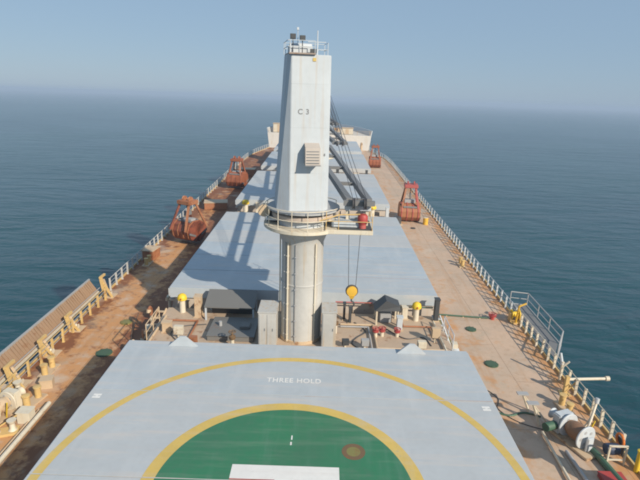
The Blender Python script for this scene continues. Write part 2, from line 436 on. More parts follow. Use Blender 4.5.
Hb.append([(-1.9, 14.42), (1.9, 14.42), (1.9, 15.1), (-1.9, 15.1)])
Hb.append([(-1.9, 12.7), (1.9, 12.7), (1.9, 13.38), (-1.9, 13.38)])
Hb.append([(-0.34, 13.38), (0.34, 13.38), (0.34, 14.42), (-0.34, 14.42)])
marks.append((flat(Hb, 0.008), padwhite))
marks.append((flat([[(-1.9, 14.36), (-0.34, 14.36), (-0.34, 14.42), (-1.9, 14.42)], [(0.34, 14.36), (1.9, 14.36), (1.9, 14.42), (0.34, 14.42)]], 0.008), pinkred))
marks.append((annulus(2.46, 15.95, 0.26, 0.44, 0.008, 32), padbrown))
marks.append((annulus(2.46, 15.95, 0, 0.26, 0.008, 24), olive))
marks.append((flat([[(0.5, 19.36), (8.7, 19.42), (8.7, 19.45), (0.5, 19.40)]], 0.006), thinred))
marks.append((text_bm('THREE HOLD', 0.50, Matrix.Translation((-0.02, 20.55, 0.006)), sx=0.76), padwhite))
marks.append((flat([[(x - .17, 18.75 + j), (x + .17, 18.75 + j), (x + .17, 18.88 + j), (x - .17, 18.88 + j)] for x in (-8.35, 8.3) for j in (0, .18)]
                   + [[(x - .05, 18.88), (x + .05, 18.88), (x + .05, 18.93), (x - .05, 18.93)] for x in (-8.35, 8.3)], 0.006), padwhite))
marks.append((flat([[(0.08, 16.2), (0.14, 16.2), (0.14, 16.38), (0.08, 16.38)], [(0.10, 16.5), (0.15, 16.5), (0.15, 16.75), (0.10, 16.75)]], 0.008), padwhite))
hatch(1.0, 23.85, 5, 'blue grey hatch cover painted with the green landing circle', marks, True, cuts=[1.0, 5.4, 9.9, 14.33, 19.4, 23.85])
hatch(31.0, 51.4, 6, 'hatch cover just beyond the white crane column, long crane shadows on it', [(flat([[(-5, 33.9), (8.6, 33.92), (8.6, 33.95), (-5, 33.93)]], 0.004), thinred)])
hatch(57.2, 77.0, 6, 'third hatch cover away from the landing circle, under the dark jib')
hatch(82.0, 99.2, 5, 'fourth hatch cover from the landing circle, between the far grabs')
hatch(103.4, 121.5, 5, 'farthest hatch cover, just short of the forecastle')

# raised platforms between the hatches that carry the cranes
PZ = -1.3
for a, b in ((24.15, 30.72), (51.75, 56.8), (77.3, 81.7), (99.5, 103.1)):
    s = MB(); s.box(-8.8, 8.8, a, b, DK + 0.004, PZ)
    s.build('crane_platform', plat_m, kind='structure', bevel=0.03)

# ------------------------------------------------------------------ cranes
def octo(z, f, w2, d, fv, bv, c, rz):
    """tower plan: narrow aft face, chamfers, deep body"""
    wl, wr = w2; pts = [(-f, -fv), (f, -fv), (wr, -fv + c * .6), (wr, bv - c), (f * .9, bv), (-f, bv), (-wl, bv - c), (-wl, -fv + c)]
    return [(x, y, z) for x, y in pts]
def crane(y, label, rz, near=False, jib=True, tipx=2.95, tipy=26.4, tipz=7.15, height=14.35):
    t = thing('deck_crane', label, 'crane', (0, y, PZ), 0, 'cargo cranes on the centreline')
    o = -PZ      # local z of hatch top level
    MBn = MB()
    col = MB().lathe([(1.22, 0), (1.19, 0.1), (1.17, o + 4.6), (1.32, o + 5.0), (1.5, o + 5.25), (1.5, o + 5.4)], n=40).build('column', column_m, t)
    MB().lathe([(1.235, 0.0), (1.235, 0.16), (1.20, 0.18)], n=40).build('base_flange', beige, t)
    MB().lathe([(1.195, o + 2.2), (1.21, o + 2.22), (1.21, o + 2.28), (1.195, o + 2.3)], n=40).build('weld_band', column_m, t)
    # ring walkway
    pf = MB().lathe([(1.5, o + 5.42), (2.12, o + 5.46), (2.18, o + 5.50), (2.18, o + 5.66), (2.10, o + 5.68), (1.45, o + 5.68)], n=48).build('walkway', cream, t)
    if near:
        rl = MB()
        for i in range(16):
            a = R(22.5 * i + 8)
            if -0.75 < a < 0.5 or a > 2 * math.pi - 0.7: continue
            x, yv = 2.1 * math.cos(a), 2.1 * math.sin(a)
            rl.tube((x, yv, o + 5.68), (x, yv, o + 6.72), 0.022, n=6)
        for z in (6.2, 6.72):
            pts = [(2.1 * math.cos(R(a)), 2.1 * math.sin(R(a)), o + z) for a in range(30, 331, 10)]
            rl.path(pts, 0.024)
        rl.build('walkway_railing', cream, pf)
    MB().lathe([(1.42, o + 5.68), (1.42, o + 6.02), (1.36, o + 6.04)], n=40).build('drum', white, t)
    MB().lathe([(1.40, o + 6.04), (1.72, o + 6.06), (1.74, o + 6.12), (1.74, o + 6.30), (1.66, o + 6.34), (1.3, o + 6.36)], n=48).build('slewing_ring', paint('ring_paint', (0.50, 0.42, 0.36), rust=0.45, streak=0.3), t)
    MB().lathe([(1.9, o + 6.50), (1.98, o + 6.50), (1.98, o + 6.60), (1.3, o + 6.62)], n=48).build('upper_ring', greypaint, t)
    # tower house
    tw = MB(); zb, zt = o + 6.36, o + height
    tw.loft([octo(zb, .91, (1.57, 1.18), 0, 1.30, 1.45, .60, 0), octo(zt, .91, (1.08, 1.06), 0, 1.30, 1.15, .32, 0)])
    tower = tw.build('tower', white, t, smooth=False, bevel=0.02); tower.rotation_euler = (0, 0, rz)
    if near:
        for a_, r_, mm, nm in ((-128, .05, cream, 'pipe'), (-137, .035, greypaint, 'cable_run'), (-52, .045, cream, 'pipe'), (-104, .018, greypaint, 'cable_run')):
            x_, y_ = 1.24 * math.cos(R(a_)), 1.24 * math.sin(R(a_)); q = MB(); q.tube((x_, y_, .1), (x_, y_, o + 4.7), r_, n=8)
            for z_ in range(6): q.box(x_ - .07, x_ + .07, y_ - .03, y_ + .05, .5 + z_ * .95, .55 + z_ * .95)
            q.build(nm, mm, t)
        q = MB()
        for sx_ in (-.2, .2): q.tube((-1.26 + 0 * sx_, .0 + sx_, .1), (-1.26, sx_, o + 5.4), .025, n=6)
        for z_ in range(21): q.tube((-1.26, -.2, .3 + z_ * .3), (-1.26, .2, .3 + z_ * .3), .015, n=5)
        q.build('ladder', cream, t)
        sm = MB()
        for z in (8.6, 10.9, 13.0): sm.box(-.90, .90, -1.306, -1.299, o + z, o + z + .03)
        sm.build('weld_seam', white, tower)
        cb = MB(); cb.loft([[(-.20, -1.95, o + 9.10), (.55, -1.95, o + 9.10), (.55, -1.30, o + 9.10), (-.20, -1.30, o + 9.10)],
                            [(-.20, -1.80, o + 9.95), (.55, -1.80, o + 9.95), (.55, -1.30, o + 10.15), (-.20, -1.30, o + 10.15)]])
        cb.build('ventilator_hood', paint('hood_paint', (0.44, 0.40, 0.36), rust=0.3), tower)
        g = MB()
        for i in range(5): g.box(-.14, .49, -1.968 + .03 * i, -1.94 + .03 * i, o + 9.2 + .14 * i, o + 9.24 + .14 * i)
        g.box(-.22, .57, -1.99, -1.93, o + 9.07, o + 9.12)
        g.build('louvre', signgrey, tower)
        bm = text_bm('C 3', 0.36, Matrix.Translation((-0.28, -1.306, o + 11.66)) @ Matrix.Rotation(R(90), 4, 'X'), ext=0.001)
        me = bpy.data.meshes.new('marking'); bm.to_mesh(me); bm.free(); me.materials.append(signgrey)
        k = bpy.data.objects.new('marking', me); COL.objects.link(k); k.parent = tower
        g = MB(); g.box(.82, .88, -1.33, -1.3, o + 9.5, o + 9.62); g.build('latch', signgrey, tower)
        # ladder on the shaded chamfer
        g = MB()
        # top gear
        tp = MB(); tp.box(-1.05, .25, -1.42, 1.0, zt + .004, zt + .07); tp.build('top_platform', paint('top_platform_paint', (0.30, 0.24, 0.20), rust=0.6), tower)
        tr = MB()
        for x, yv in ((-1.0, -1.38), (-.55, -1.38), (.2, -1.38), (-1.1, .0), (-1.1, .95), (.5, .9), (1.02, .9), (1.02, -.2), (.5, -.2)):
            tr.tube((x, yv, zt + .05), (x, yv, zt + .62), .018, n=6)
        for z in (.34, .62):
            tr.path([(1.02, -.2, zt + z), (1.02, .9, zt + z), (-1.1, .95, zt + z), (-1.1, -1.38, zt + z), (.2, -1.38, zt + z)], .016)
        tr.path([(.5, -.2, zt + .3), (1.02, -.2, zt + .3), (1.02, .9, zt + .3)], .016)
        tr.build('top_railing', white, tower)
        sh = MB(); sh.box(-1.0, .15, -.9, -.2, zt + .07, zt + .40); sh.tube((-.95, -.5, zt + .42), (.15, -.5, zt + .42), .13, n=12); sh.build('sheave_box', white, tower)
        for x, z in ((-.84, .78), (-.38, .72)):
            l = MB(); l.box(x - .13, x + .13, -1.20, -1.0, zt + z - .1, zt + z + .14); l.box(x - .1, x + .1, -1.215, -1.2, zt + z - .07, zt + z + .11)
            l.tube((x, -1.1, zt + .05), (x, -1.1, zt + z - .1), .025, n=6); l.build('floodlight', dark, tower)
        l = MB(); l.box(.0, .28, -1.35, -1.1, zt + .08, zt + .26); l.build('floodlight', dark, tower)
        l = MB(); l.box(.12, .28, -1.325, -1.302, zt - .30, zt - .14); l.build('yellow_patch', padyel, tower)
        a_ = MB(); a_.tube((.42, -.6, zt), (.42, -.6, zt + 1.15), .03, n=6); a_.tube((-.05, -.6, zt + .62), (.85, -.6, zt + .62), .022, n=6)
        a_.tube((-.6, -1.0, zt + .5), (-.6, -1.0, zt + 1.15), .015, n=6); a_.box(-.65, -.55, -1.05, -.95, zt + 1.1, zt + 1.22)
        a_.build('mast', white, tower)
    if jib:
        # twin-box jib lowered aft onto its rest, pivoting at the right of the tower
        fx, fy, fz = 0.7, -1.0, o + 6.75
        tx, ty, tz = tipx, tipy - y, o + tipz
        j = MB()
        Lf, Rf = Vector((fx - .95, fy, fz)), Vector((fx + .95, fy, fz))
        Lt, Rt = Vector((tx - .52, ty, tz)), Vector((tx + .52, ty, tz))
        j.bar(Lf, Lt, .32, .36); j.bar(Rf, Rt, .32, .36)
        jb = j.build('jib', jib_m, t)
        for k in (0.07, 0.3, 0.55, 0.8, 0.985):
            a, b = Lf.lerp(Lt, k), Rf.lerp(Rt, k); MB().bar(a, b, .22, .2).build('cross_member', jib_m, jb)
        MB().bar(Lt + Vector((-.3, -.1, -.05)), Rt + Vector((.3, -.1, -.05)), .24, .26).build('cross_member', jib_m, jb)
        for sx in (-.3, .3):
            h = MB(); h.lathe([(.30, -.07), (.30, -.03), (.24, 0), (.30, .03), (.30, .07)], (tx + sx, ty - .32, tz - .02), n=18, axis='x'); h.build('sheave', steelw, jb)
        wr = MB()
        for k, xx in enumerate((-.35, -.12, .12, .35)):
            wr.tube((.25 + xx * .6, -.2, o + height + .15), (tx + xx, ty, tz + .2), .017, n=5)
        wr.build('luffing_wire', steelw, t)
    return t
c3 = crane(27.5, 'nearest crane, white tower with pale rusty column beside the landing circle hatch', R(9), near=True, jib=False)
crane(54.4, 'second crane, its dark jib lowered onto the nearest crane', 0, jib=True)
crane(79.4, 'third crane along, mostly hidden behind the nearest white tower', 0, jib=True, tipx=2.7, tipy=53.6)
crane(101.2, 'farthest crane, standing near the forecastle behind the other towers', 0, jib=True, tipx=2.5, tipy=78.8)

# jib rest and side gallery on the nearest crane
o = -PZ
s = MB(); s.box(1.2, 3.72, -1.7, .3, o + 5.50, o + 5.74); s.build('side_gallery', cream, c3, bevel=0.02)
s = MB(); s.box(1.9, 3.66, -1.62, .2, o + 5.743, o + 5.80); s.build('gallery_grating', dark, c3)
s = MB(); s.box(2.22, 3.62, -.95, -.55, o + 6.62, o + 6.86); s.build('jib_rest', white, c3, bevel=0.02)
s = MB(); s.box(2.3, 2.45, -.85, -.65, o + 5.8, o + 6.62); s.box(3.35, 3.5, -.85, -.65, o + 5.8, o + 6.62)
s.bar((2.4, -.75, o + 5.85), (3.4, -.75, o + 6.5), .08); s.build('rest_leg', cream, c3)
s = MB().box(1.55, 3.1, -1.35, -.3, o + 5.803, o + 6.12); s.build('locker', white, c3, bevel=0.03)
s = MB().lathe([(.05, -.02), (.22, 0), (.27, .1), (.27, .42), (.2, .52), (.05, .55)], (3.17, -1.35, o + 6.02), n=16); s.build('red_drum', redp, c3)
s = MB().lathe([(.20, 0), (.20, .22)], (3.17, -1.35, o + 5.80), n=12); s.build('drum_stand', pinkred, c3)
s = MB()
for p in ((1.25, -1.66), (1.9, -1.66), (3.66, -1.66), (3.66, .2)): s.tube((*p, o + 5.74), (*p, o + 6.7), .022, n=6)
s.path([(.9, -1.85, o + 6.25), (1.9, -1.66, o + 6.55), (3.0, -1.66, o + 6.62)], .035)
s.path([(1.2, -1.66, o + 6.2), (3.66, -1.66, o + 6.2), (3.66, .2, o + 6.2)], .02)
s.build('gallery_railing', buff, c3)
s = MB(); s.tube((-2.15, -.3, o + 6.3), (-2.15, .15, o + 6.3), .34, n=18); s.build('cable_reel', beige, c3)
s = MB(); s.box(-2.0, -1.3, -.2, .7, o + 5.69, o + 6.25); s.build('motor_box', dark, c3)
s = MB(); s.box(-1.98, -1.2, -.75, -.35, o + 5.9, o + 6.02); s.build('shelf', white, c3)

# hook block hanging from the jib tip
t = thing('hook_block', 'yellow hook block hanging on two wires right of the crane column', 'crane hook', (2.86, 27.0, 1.3))
s = MB(); s.lathe([(.16, -.16), (.30, -.14), (.31, .14), (.16, .16)], (0, 0, .55), n=20, axis='y'); s.build('cheek_plate', hookyel, t)
s = MB(); s.lathe([(.36, -.05), (.30, 0), (.36, .05)], (0, 0, .55), n=20, axis='y'); s.build('sheave', steelw, t)
s = MB(); s.loft([[(-.17, -.17, .3), (.17, -.17, .3), (.17, .17, .3), (-.17, .17, .3)], [(-.09, -.09, .08), (.09, -.09, .08), (.09, .09, .08), (-.09, .09, .08)]]); s.build('swivel', hookyel, t)
s = MB(); pts = [(0, 0, .1), (0, 0, -.1)] + [(.17 * math.sin(a) , 0, -.27 + .17 * math.cos(a)) for a in [R(v) for v in range(20, 270, 25)]]
s.path(pts, .045, 8); s.build('hook', dark, t)
s = MB(); s.tube((-.20, 0, .75), (-.42, -.4, 5.7), .016, n=5); s.build('wire', steelw, t)
s = MB(); s.tube((.20, 0, .75), (.32, -.4, 5.7), .016, n=5); s.build('wire', steelw, t)

# ------------------------------------------------------------------ column side lockers and clutter on the near platform
def cabinet(x0, x1, y0, y1, z1, label, mat=column_m, doors=2):
    t = thing('steel_locker', label, 'locker', ((x0 + x1) / 2, (y0 + y1) / 2, PZ)); hx, hy, h = (x1 - x0) / 2, (y1 - y0) / 2, z1 - PZ
    s = MB().box(-hx, hx, -hy, hy, 0, h - .06); s.build('body', mat, t, bevel=.015)
    s = MB().box(-hx - .04, hx + .04, -hy - .04, hy + .04, h - .058, h); s.build('roof', mat, t, bevel=.015)
    for k in range(doors):
        a = -hx + .05 + k * (2 * hx - .1) / doors; b = a + (2 * hx - .1) / doors - .05
        d = MB().box(a, b, -hy - .025, -hy - .003, .12, h - .14); dd = d.build('door', mat, t, bevel=.008)
        MB().box(b - .1, b - .06, -hy - .05, -hy - .026, h * .5, h * .5 + .16).build('handle', signgrey, dd)
    return t
cabinet(-2.30, -1.32, 25.7, 27.3, 0.95, 'tall pale locker standing left of the crane column')
cabinet(1.22, 2.02, 25.9, 27.2, 0.98, 'tall pale locker standing right of the crane column', doors=1)
def shelter(x0, x1, y0, y1, z1, label, roofm, slope=.25):
    t = thing('machinery_shelter', label, 'shelter', ((x0 + x1) / 2, (y0 + y1) / 2, PZ)); hx, hy, h = (x1 - x0) / 2, (y1 - y0) / 2, z1 - PZ
    s = MB(); s.add([(-hx, -hy, h - slope), (hx, -hy, h - slope), (hx, hy, h), (-hx, hy, h), (-hx, -hy, h - slope - .07), (hx, -hy, h - slope - .07), (hx, hy, h - .07), (-hx, hy, h - .07)],
                    [(0, 1, 2, 3), (7, 6, 5, 4), (0, 4, 5, 1), (1, 5, 6, 2), (2, 6, 7, 3), (3, 7, 4, 0)]); s.build('roof', roofm, t)
    for sx in (-1, 1):
        for sy in (-1, 1):
            zt_ = h - .07 - (slope if sy < 0 else 0); x = sx * (hx - .08); yv = sy * (hy - .08)
            MB().box(x - .05, x + .05, yv - .05, yv + .05, 0, zt_ - .01).build('leg', white, t)
    return t
t = shelter(-6.05, -2.95, 29.0, 30.65, .12, 'dark roofed machinery shelter on pale legs, left of crane column', paint('shelter_roof_paint', (0.15, 0.15, 0.145), rust=0.15), .50)
MB().box(-1.3, 1.3, .25, .7, 0, .9).build('cabinet', dark, t, bevel=.02)
t = thing('shade_box', 'flat dark grey box standing in for shade on the platform before the dark shelter', 'shade box', (-4.2, 27.5, PZ))  # dark box added in place of the shade cast on this platform
pm_ = paint('shade_grey', (0.17, 0.17, 0.165), rust=0.35, dirt=.6)
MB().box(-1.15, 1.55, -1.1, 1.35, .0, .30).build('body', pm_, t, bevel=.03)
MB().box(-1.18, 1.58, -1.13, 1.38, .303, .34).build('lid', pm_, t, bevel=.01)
MB().tube((-.6, .2, .34), (-.6, .2, .62), .10, n=12).build('top_stub', greypaint, t); MB().box(.6, 1.2, -.2, .5, .34, .5).build('motor', pm_, t, bevel=.04)
# dark hood to the right
t = thing('vent_hood', 'black pitched hood on legs standing right of the hanging hook', 'vent hood', (5.35, 29.6, PZ))
s = MB(); s.loft([[(-.85, -.5, .95), (.75, -.5, 1.0), (.75, .7, 1.0), (-.85, .7, .95)], [(-.15, -.4, 1.62), (.72, -.4, 1.28), (.72, .6, 1.28), (-.15, .6, 1.62)]]); s.build('hood', dark, t)
for p in ((-.7, -.4), (.62, -.4), (-.7, .55), (.62, .55)): MB().box(p[0] - .05, p[0] + .05, p[1] - .05, p[1] + .05, 0, .96).build('leg', cream, t)
MB().box(-.45, .3, -.1, .5, 0, .6).build('vent_body', greypaint, t, bevel=.03)
# mushroom vents
def mushroom(x, y, z, h, r, label, capm=yellow, rz=0):
    t = thing('mushroom_vent', label, 'ventilator', (x, y, z), rz, 'yellow capped vents beside the hatches')
    MB().lathe([(r * .62, 0), (r * .62, h * .7)], n=16).build('stem', cream, t)
    MB().lathe([(r * .5, h * .66), (r, h * .70), (r * 1.02, h * .78), (r * .85, h * .92), (r * .45, h), (.02, h * 1.02)], n=20).build('cap', capm, t)
    MB().tube((0, -r * .9, h * .8), (0, -r * 1.15, h * .8), .05).build('handwheel', redp, t)
    return t
mushroom(7.25, 30.0, PZ, 1.25, .30, 'yellow capped vent at the right of the platform beyond the landing circle')
mushroom(-7.7, 30.1, PZ, 1.25, .30, 'yellow capped vent at the left of the platform beyond the landing circle')
mushroom(-7.5, 56.2, PZ, 1.5, .42, 'yellow capped vent left of the second crane, beyond the shadowed hatch')
mushroom(6.7, 56.2, PZ, 1.4, .5, 'yellow capped vent right of the second crane, near the grab')
# boxes beside the vents
def post_box(x, y, w, d, h, label, mat, z=PZ, name='steel_post', cat='post', cap=None):
    t = thing(name, label, cat, (x, y, z))
    MB().box(-w / 2, w / 2, -d / 2, d / 2, 0, h).build('post', mat, t, bevel=.015)
    MB().box(-w / 2 - .06, w / 2 + .06, -d / 2 - .06, d / 2 + .06, -.0 + .004, .06).build('foot_plate', beige, t)
    MB().box(-w / 2 - .03, w / 2 + .03, -d / 2 - .03, d / 2 + .03, h + .003, h + .06).build('cap', cap or mat, t)
    return t
post_box(-6.55, 29.6, .42, .5, 1.35, 'beige square post left of the dark shelter', beige)
post_box(6.0, 28.6, .34, .3, .85, 'white tapering post with red foot, right of the black hood', white, cap=white)
post_box(8.55, 30.1, .28, .4, 1.45, 'black upright post at the right corner of the platform', dark)
post_box(6.55, 30.2, .35, .35, .8, 'small beige post beside the right yellow capped vent', cream)
post_box(3.0, 29.4, .16, .4, 1.0, 'dark bollard standing right under the hook block', dark)
post_box(2.65, 29.8, .14, .3, 1.1, 'thin dark bollard left of the hook block', dark)
post_box(-7.9, 27.4, .5, .4, .6, 'low rusty box at the left edge of the platform', beige)
post_box(-6.15, 56.2, .4, .4, 1.25, 'cream post left of the second crane', cream)
post_box(-3.0, 56.0, .5, .5, 1.7, 'tall cream post between vent and second crane', cream)
post_box(8.4, 56.0, .35, .5, 1.2, 'white post near the nearer starboard grab', white)
post_box(8.0, 80.8, .35, .5, 1.2, 'black post at the corner of the fourth hatch', dark)
post_box(3.4, 80.6, .45, .4, 1.3, 'blue black post by the fourth hatch, under the jib', dark)
for x, lab in ((5.6, 'cream low box before the fourth hatch, right side'), (-5.4, 'cream low box before the fourth hatch, left side')):
    t = thing('cleat_box', lab, 'box', (x, 80.9, PZ))
    MB().box(-1.2, 1.2, -.3, .3, 0, .8).build('body', cream, t, bevel=.03); MB().box(-1.25, 1.25, -.34, .34, .803, .87).build('lid', coam_m, t)
def valve(x, y, z, h, label, wheel=redp, s_=1.0, bm_=cream):
    t = thing('valve', label, 'valve', (x, y, z))
    MB().tube((0, 0, 0), (0, 0, h * .7), .11 * s_, n=10).build('stem', bm_, t)
    MB().lathe([(.16 * s_, h * .55), (.19 * s_, h * .6), (.19 * s_, h * .74), (.06, h * .8), (.05, h)], n=14).build('bonnet', wheel, t)
    w_ = MB(); pts = [(.2 * s_ * math.cos(R(a)), .2 * s_ * math.sin(R(a)), h) for a in range(0, 361, 30)]; w_.path(pts, .025); w_.bar((-.2 * s_, 0, h), (.2 * s_, 0, h), .03); w_.bar((0, -.2 * s_, h), (0, .2 * s_, h), .03)
    w_.build('handwheel', wheel, t); return t
valve(-3.75, 25.7, PZ, 1.0, 'red topped valve on a beige stand, left of the column lockers', wheel=padbrown, s_=1.0)
valve(4.45, 27.6, PZ, .55, 'left one of two red valves before the black hood')
valve(4.85, 27.7, PZ, .55, 'right one of two red valves before the black hood')
valve(5.75, 27.7, PZ, .5, 'red valve at the foot of the white tapering post')
valve(2.05, 27.9, PZ, 1.0, 'dark red valve against the right locker', wheel=padbrown)
# red pipe across the platform beyond the hook, grey deck pipes
def pipe(pts, r, mat, label, name='deck_pipe', feet=0):
    t = thing(name, label, 'pipe', pts[0]); b = Vector(pts[0])
    MB().path([tuple(Vector(p) - b) for p in pts], r, 10).build('pipe', mat, t)
    d = [Vector(p) - b for p in pts]
    for k in range(feet):
        f = (k + .5) / feet; p = d[0].lerp(d[-1], f) if len(d) == 2 else d[min(len(d) - 1, k)]
        MB().box(p.x - .05, p.x + .05, p.y - .05, p.y + .05, min(0, p.z) - (r + .08), p.z).build('clamp', beige, t)
    return t
pipe([(2.1, 30.5, -.42), (4.5, 30.5, -.42)], .04, pinkred, 'thin red pipe along the hatch end beyond the hook')
pipe([(5.9, 30.5, -.62), (8.4, 30.5, -.62)], .05, greenp, 'thin green pipe along the hatch end under the right vent')
pipe([(2.3, 25.2, PZ + .12), (8.4, 25.2, PZ + .12)], .07, beige, 'beige pipe along the platform just beyond the landing circle hatch', feet=4)
pipe([(-8.5, 25.3, PZ + .12), (-2.8, 25.3, PZ + .12)], .07, beige, 'beige pipe on the left of the platform just beyond the landing circle hatch', feet=4)

# clutter: ladders down from the platform
def side_ladder(x, y0, y1, label, mat=white):
    t = thing('ladder', label, 'ladder', (x, y0, 0))
    for sx in (-.25, .25): MB().bar((sx, 0, PZ + .25), (sx + (.9 if x > 0 else -.9), y1 - y0, DK + .02), .06, .12).build('rail', mat, t)
    for i in range(9):
        f = (i + .5) / 9; c = Vector((0, 0, PZ + .25)).lerp(Vector(((.9 if x > 0 else -.9), y1 - y0, DK + .02)), f)
        MB().box(c.x - .23, c.x + .23, c.y - .1, c.y + .1, c.z - .02, c.z + .02).build('tread', mat, t)
    return t
side_ladder(8.6, 30.3, 27.0, 'pale ladder from the platform down to the starboard deck')
side_ladder(-8.95, 30.0, 27.0, 'rusty ladder from the platform down to the port deck', beige)
# railing pieces at the platform edge
for sx, lab in ((8.72, 'short pale handrail at the right edge of the platform'), (-8.72, 'short rusty handrail at the left edge of the platform')):
    s = MB()
    for y in (26.2, 27.4, 28.6): s.tube((sx, y, PZ), (sx, y, PZ + 1.0), .03, n=6)
    s.tube((sx, 26.2, PZ + 1.0), (sx, 28.6, PZ + 1.0), .03, n=6); s.tube((sx, 26.2, PZ + .5), (sx, 28.6, PZ + .5), .025, n=6)
    tag(s.build('handrail', white if sx > 0 else beige), lab, 'handrail')

random.seed(21)
def jbox(x, y, w_, h_, label, mat, z=PZ):
    t = thing('junction_box', label, 'box', (x, y, z), random.uniform(-.1, .1))
    MB().box(-w_ / 2, w_ / 2, -.14, .14, h_ * .35, h_).build('body', mat, t, bevel=.015)
    MB().box(-w_ / 2 + .03, w_ / 2 - .03, -.17, -.145, h_ * .4, h_ - .05).build('door', mat, t, bevel=.006)
    MB().box(-.05, .05, -.05, .05, 0, h_ * .35).build('leg', cream, t)
jbox(7.9, 27.1, .5, .95, 'rusty junction box on a leg near the pale starboard ladder', beige)
jbox(3.7, 26.1, .45, .6, 'low grey junction box between locker and red valves', greypaint)
jbox(6.9, 26.0, .5, .65, 'cream junction box behind the right hinge plate of the landing circle hatch', cream)
jbox(-7.0, 26.6, .55, .8, 'cream junction box behind the left hinge plate of the landing circle hatch', cream)
jbox(-5.9, 25.6, .4, .7, 'rust streaked box between hinge plate and dark shade box', orange2)
jbox(2.6, 26.2, .4, .5, 'dark box at the foot of the right column locker', dark)
for k, (pts_, r_, mt, lab) in enumerate((
        ([(2.4, 28.9, PZ + .1), (4.4, 28.9, PZ + .1), (4.4, 26.0, PZ + .1), (8.3, 26.0, PZ + .1)], .06, beige, 'rusty hydraulic pipe bending round the red valves'),
        ([(2.4, 28.6, PZ + .1), (4.1, 28.6, PZ + .1), (4.1, 25.6, PZ + .1), (8.3, 25.6, PZ + .1)], .05, greypaint, 'grey hydraulic pipe bending round the red valves'),
        ([(-8.3, 28.7, PZ + .1), (-6.4, 28.7, PZ + .1), (-6.4, 25.5, PZ + .1)], .06, orange2, 'orange rusty pipe elbow on the left of the platform'),
        ([(-8.5, 29.2, PZ + .12), (-8.5, 24.8, PZ + .12)], .07, beige, 'rusty pipe along the left edge of the platform'),
        ([(8.3, 29.6, PZ + .12), (8.3, 24.8, PZ + .12)], .07, cream, 'cream pipe along the right edge of the platform'),
        ([(6.3, 29.9, PZ + .1), (6.3, 28.9, PZ + .1), (8.0, 28.9, PZ + .1), (8.0, 27.4, PZ + .1)], .05, orange2, 'orange rusty pipe winding before the right yellow capped vent'))):
    pipe(pts_, r_, mt, lab)
hose([(3.3, 29.3, PZ + .04), (3.9, 28.2, PZ + .04), (3.3, 27.3, PZ + .04), (3.0, 26.6, PZ + .04), (3.5, 25.9, PZ + .04)], .035, dark, 'black hose snaking over the platform below the hook')
hose([(5.2, 28.6, PZ + .04), (6.2, 27.4, PZ + .04), (7.3, 27.6, PZ + .04), (7.6, 26.6, PZ + .04)], .03, dark, 'black hose below the black pitched hood')
hose([(-5.8, 28.4, PZ + .04), (-7.2, 28.0, PZ + .04), (-7.6, 27.1, PZ + .04), (-6.9, 26.1, PZ + .04)], .03, dark, 'black hose left of the dark shade box')
s = MB()
for y_ in (25.0, 26.2, 27.4, 28.6): s.tube((8.72, y_, PZ), (8.72, y_, PZ + .02), .03, n=6)
for k, (x_, y_, lab) in enumerate(((-10.0, 30.3, 'rust orange winch motor on the port deck beside the platform'), (9.7, 29.2, 'white and orange air motor on the starboard deck beside the platform'))):
    t = thing('deck_motor', lab, 'motor', (x_, y_, DK), R(25 + 60 * k))
    MB().box(-.6, .6, -.4, .4, .004, .2).build('base', beige, t); MB().lathe([(.1, -.5), (.36, -.45), (.38, .1), (.30, .14), (.30, .5), (.1, .55)], (0, 0, .62), n=20, axis='x').build('casing', orange2 if k == 0 else white, t)
    MB().box(-.2, .3, -.2, .2, .95, 1.25).build('terminal_box', cream, t, bevel=.03); MB().path([(.2, .3, .2), (.2, .6, .8), (.2, .6, 1.6)], .05).build('pipe', cream, t)
# ------------------------------------------------------------------ railings
def rail_run(sd, y0, y1, step, mat, label, h=1.0, x=None, wpost=.11, zigz=False):
    t = thing('deck_railing', label, 'railing', (0, 0, DK), 0, 'railings on the deck edges')
    n_ = int((y1 - y0) / step); pm = None
    for i in range(n_ + 1):
        y = y0 + i * step; xx = sd * (half(y) - .18)
        if pm is None:
            s = MB(); s.box(-wpost / 2, wpost / 2, -.05, .05, 0, h); s.box(-.09, .09, -.09, .09, .001, .02); p = s.build('stanchion', mat, t); pm = p
        else:
            p = pm.copy(); COL.objects.link(p)
        p.location = (xx, y, 0); p.rotation_euler = (0, random.uniform(-.03, .03), random.uniform(-.2, .2))
    yv = [y0] + [q for q in ys if y0 < q < y1] + [y1]
    for k, z in enumerate((.42, .72, h)):
        s = MB(); s.path([(sd * (half(q) - .18), q, z) for q in yv], .018 if k < 2 else .026, 6); s.build('rail', mat if k == 2 else greypaint, t)
    return t
rail_run(1, 21.0, 34.6, .95, cream, 'nearest stretch of starboard railing, inside the outboard walkway', 1.05, wpost=.14)
rail_run(1, 35.4, 60.0, 1.15, white, 'long white starboard railing from the walkway to the grab', 1.05, wpost=.12)
rail_run(1, 61.0, 133.0, 1.6, white, 'far starboard railing from the grab to the forecastle', 1.05, wpost=.10)
rail_run(-1, 38.6, 60.0, 1.25, paint('pale_grey_paint', (0.5, 0.5, 0.48), rust=.4), 'port railing from the stowed gangway to the grab', 1.05, wpost=.12)
rail_run(-1, 61.0, 133.0, 1.6, paint('pale_grey_paint', (0.5, 0.5, 0.48)), 'far port railing from the grab to the forecastle', 1.05, wpost=.10)

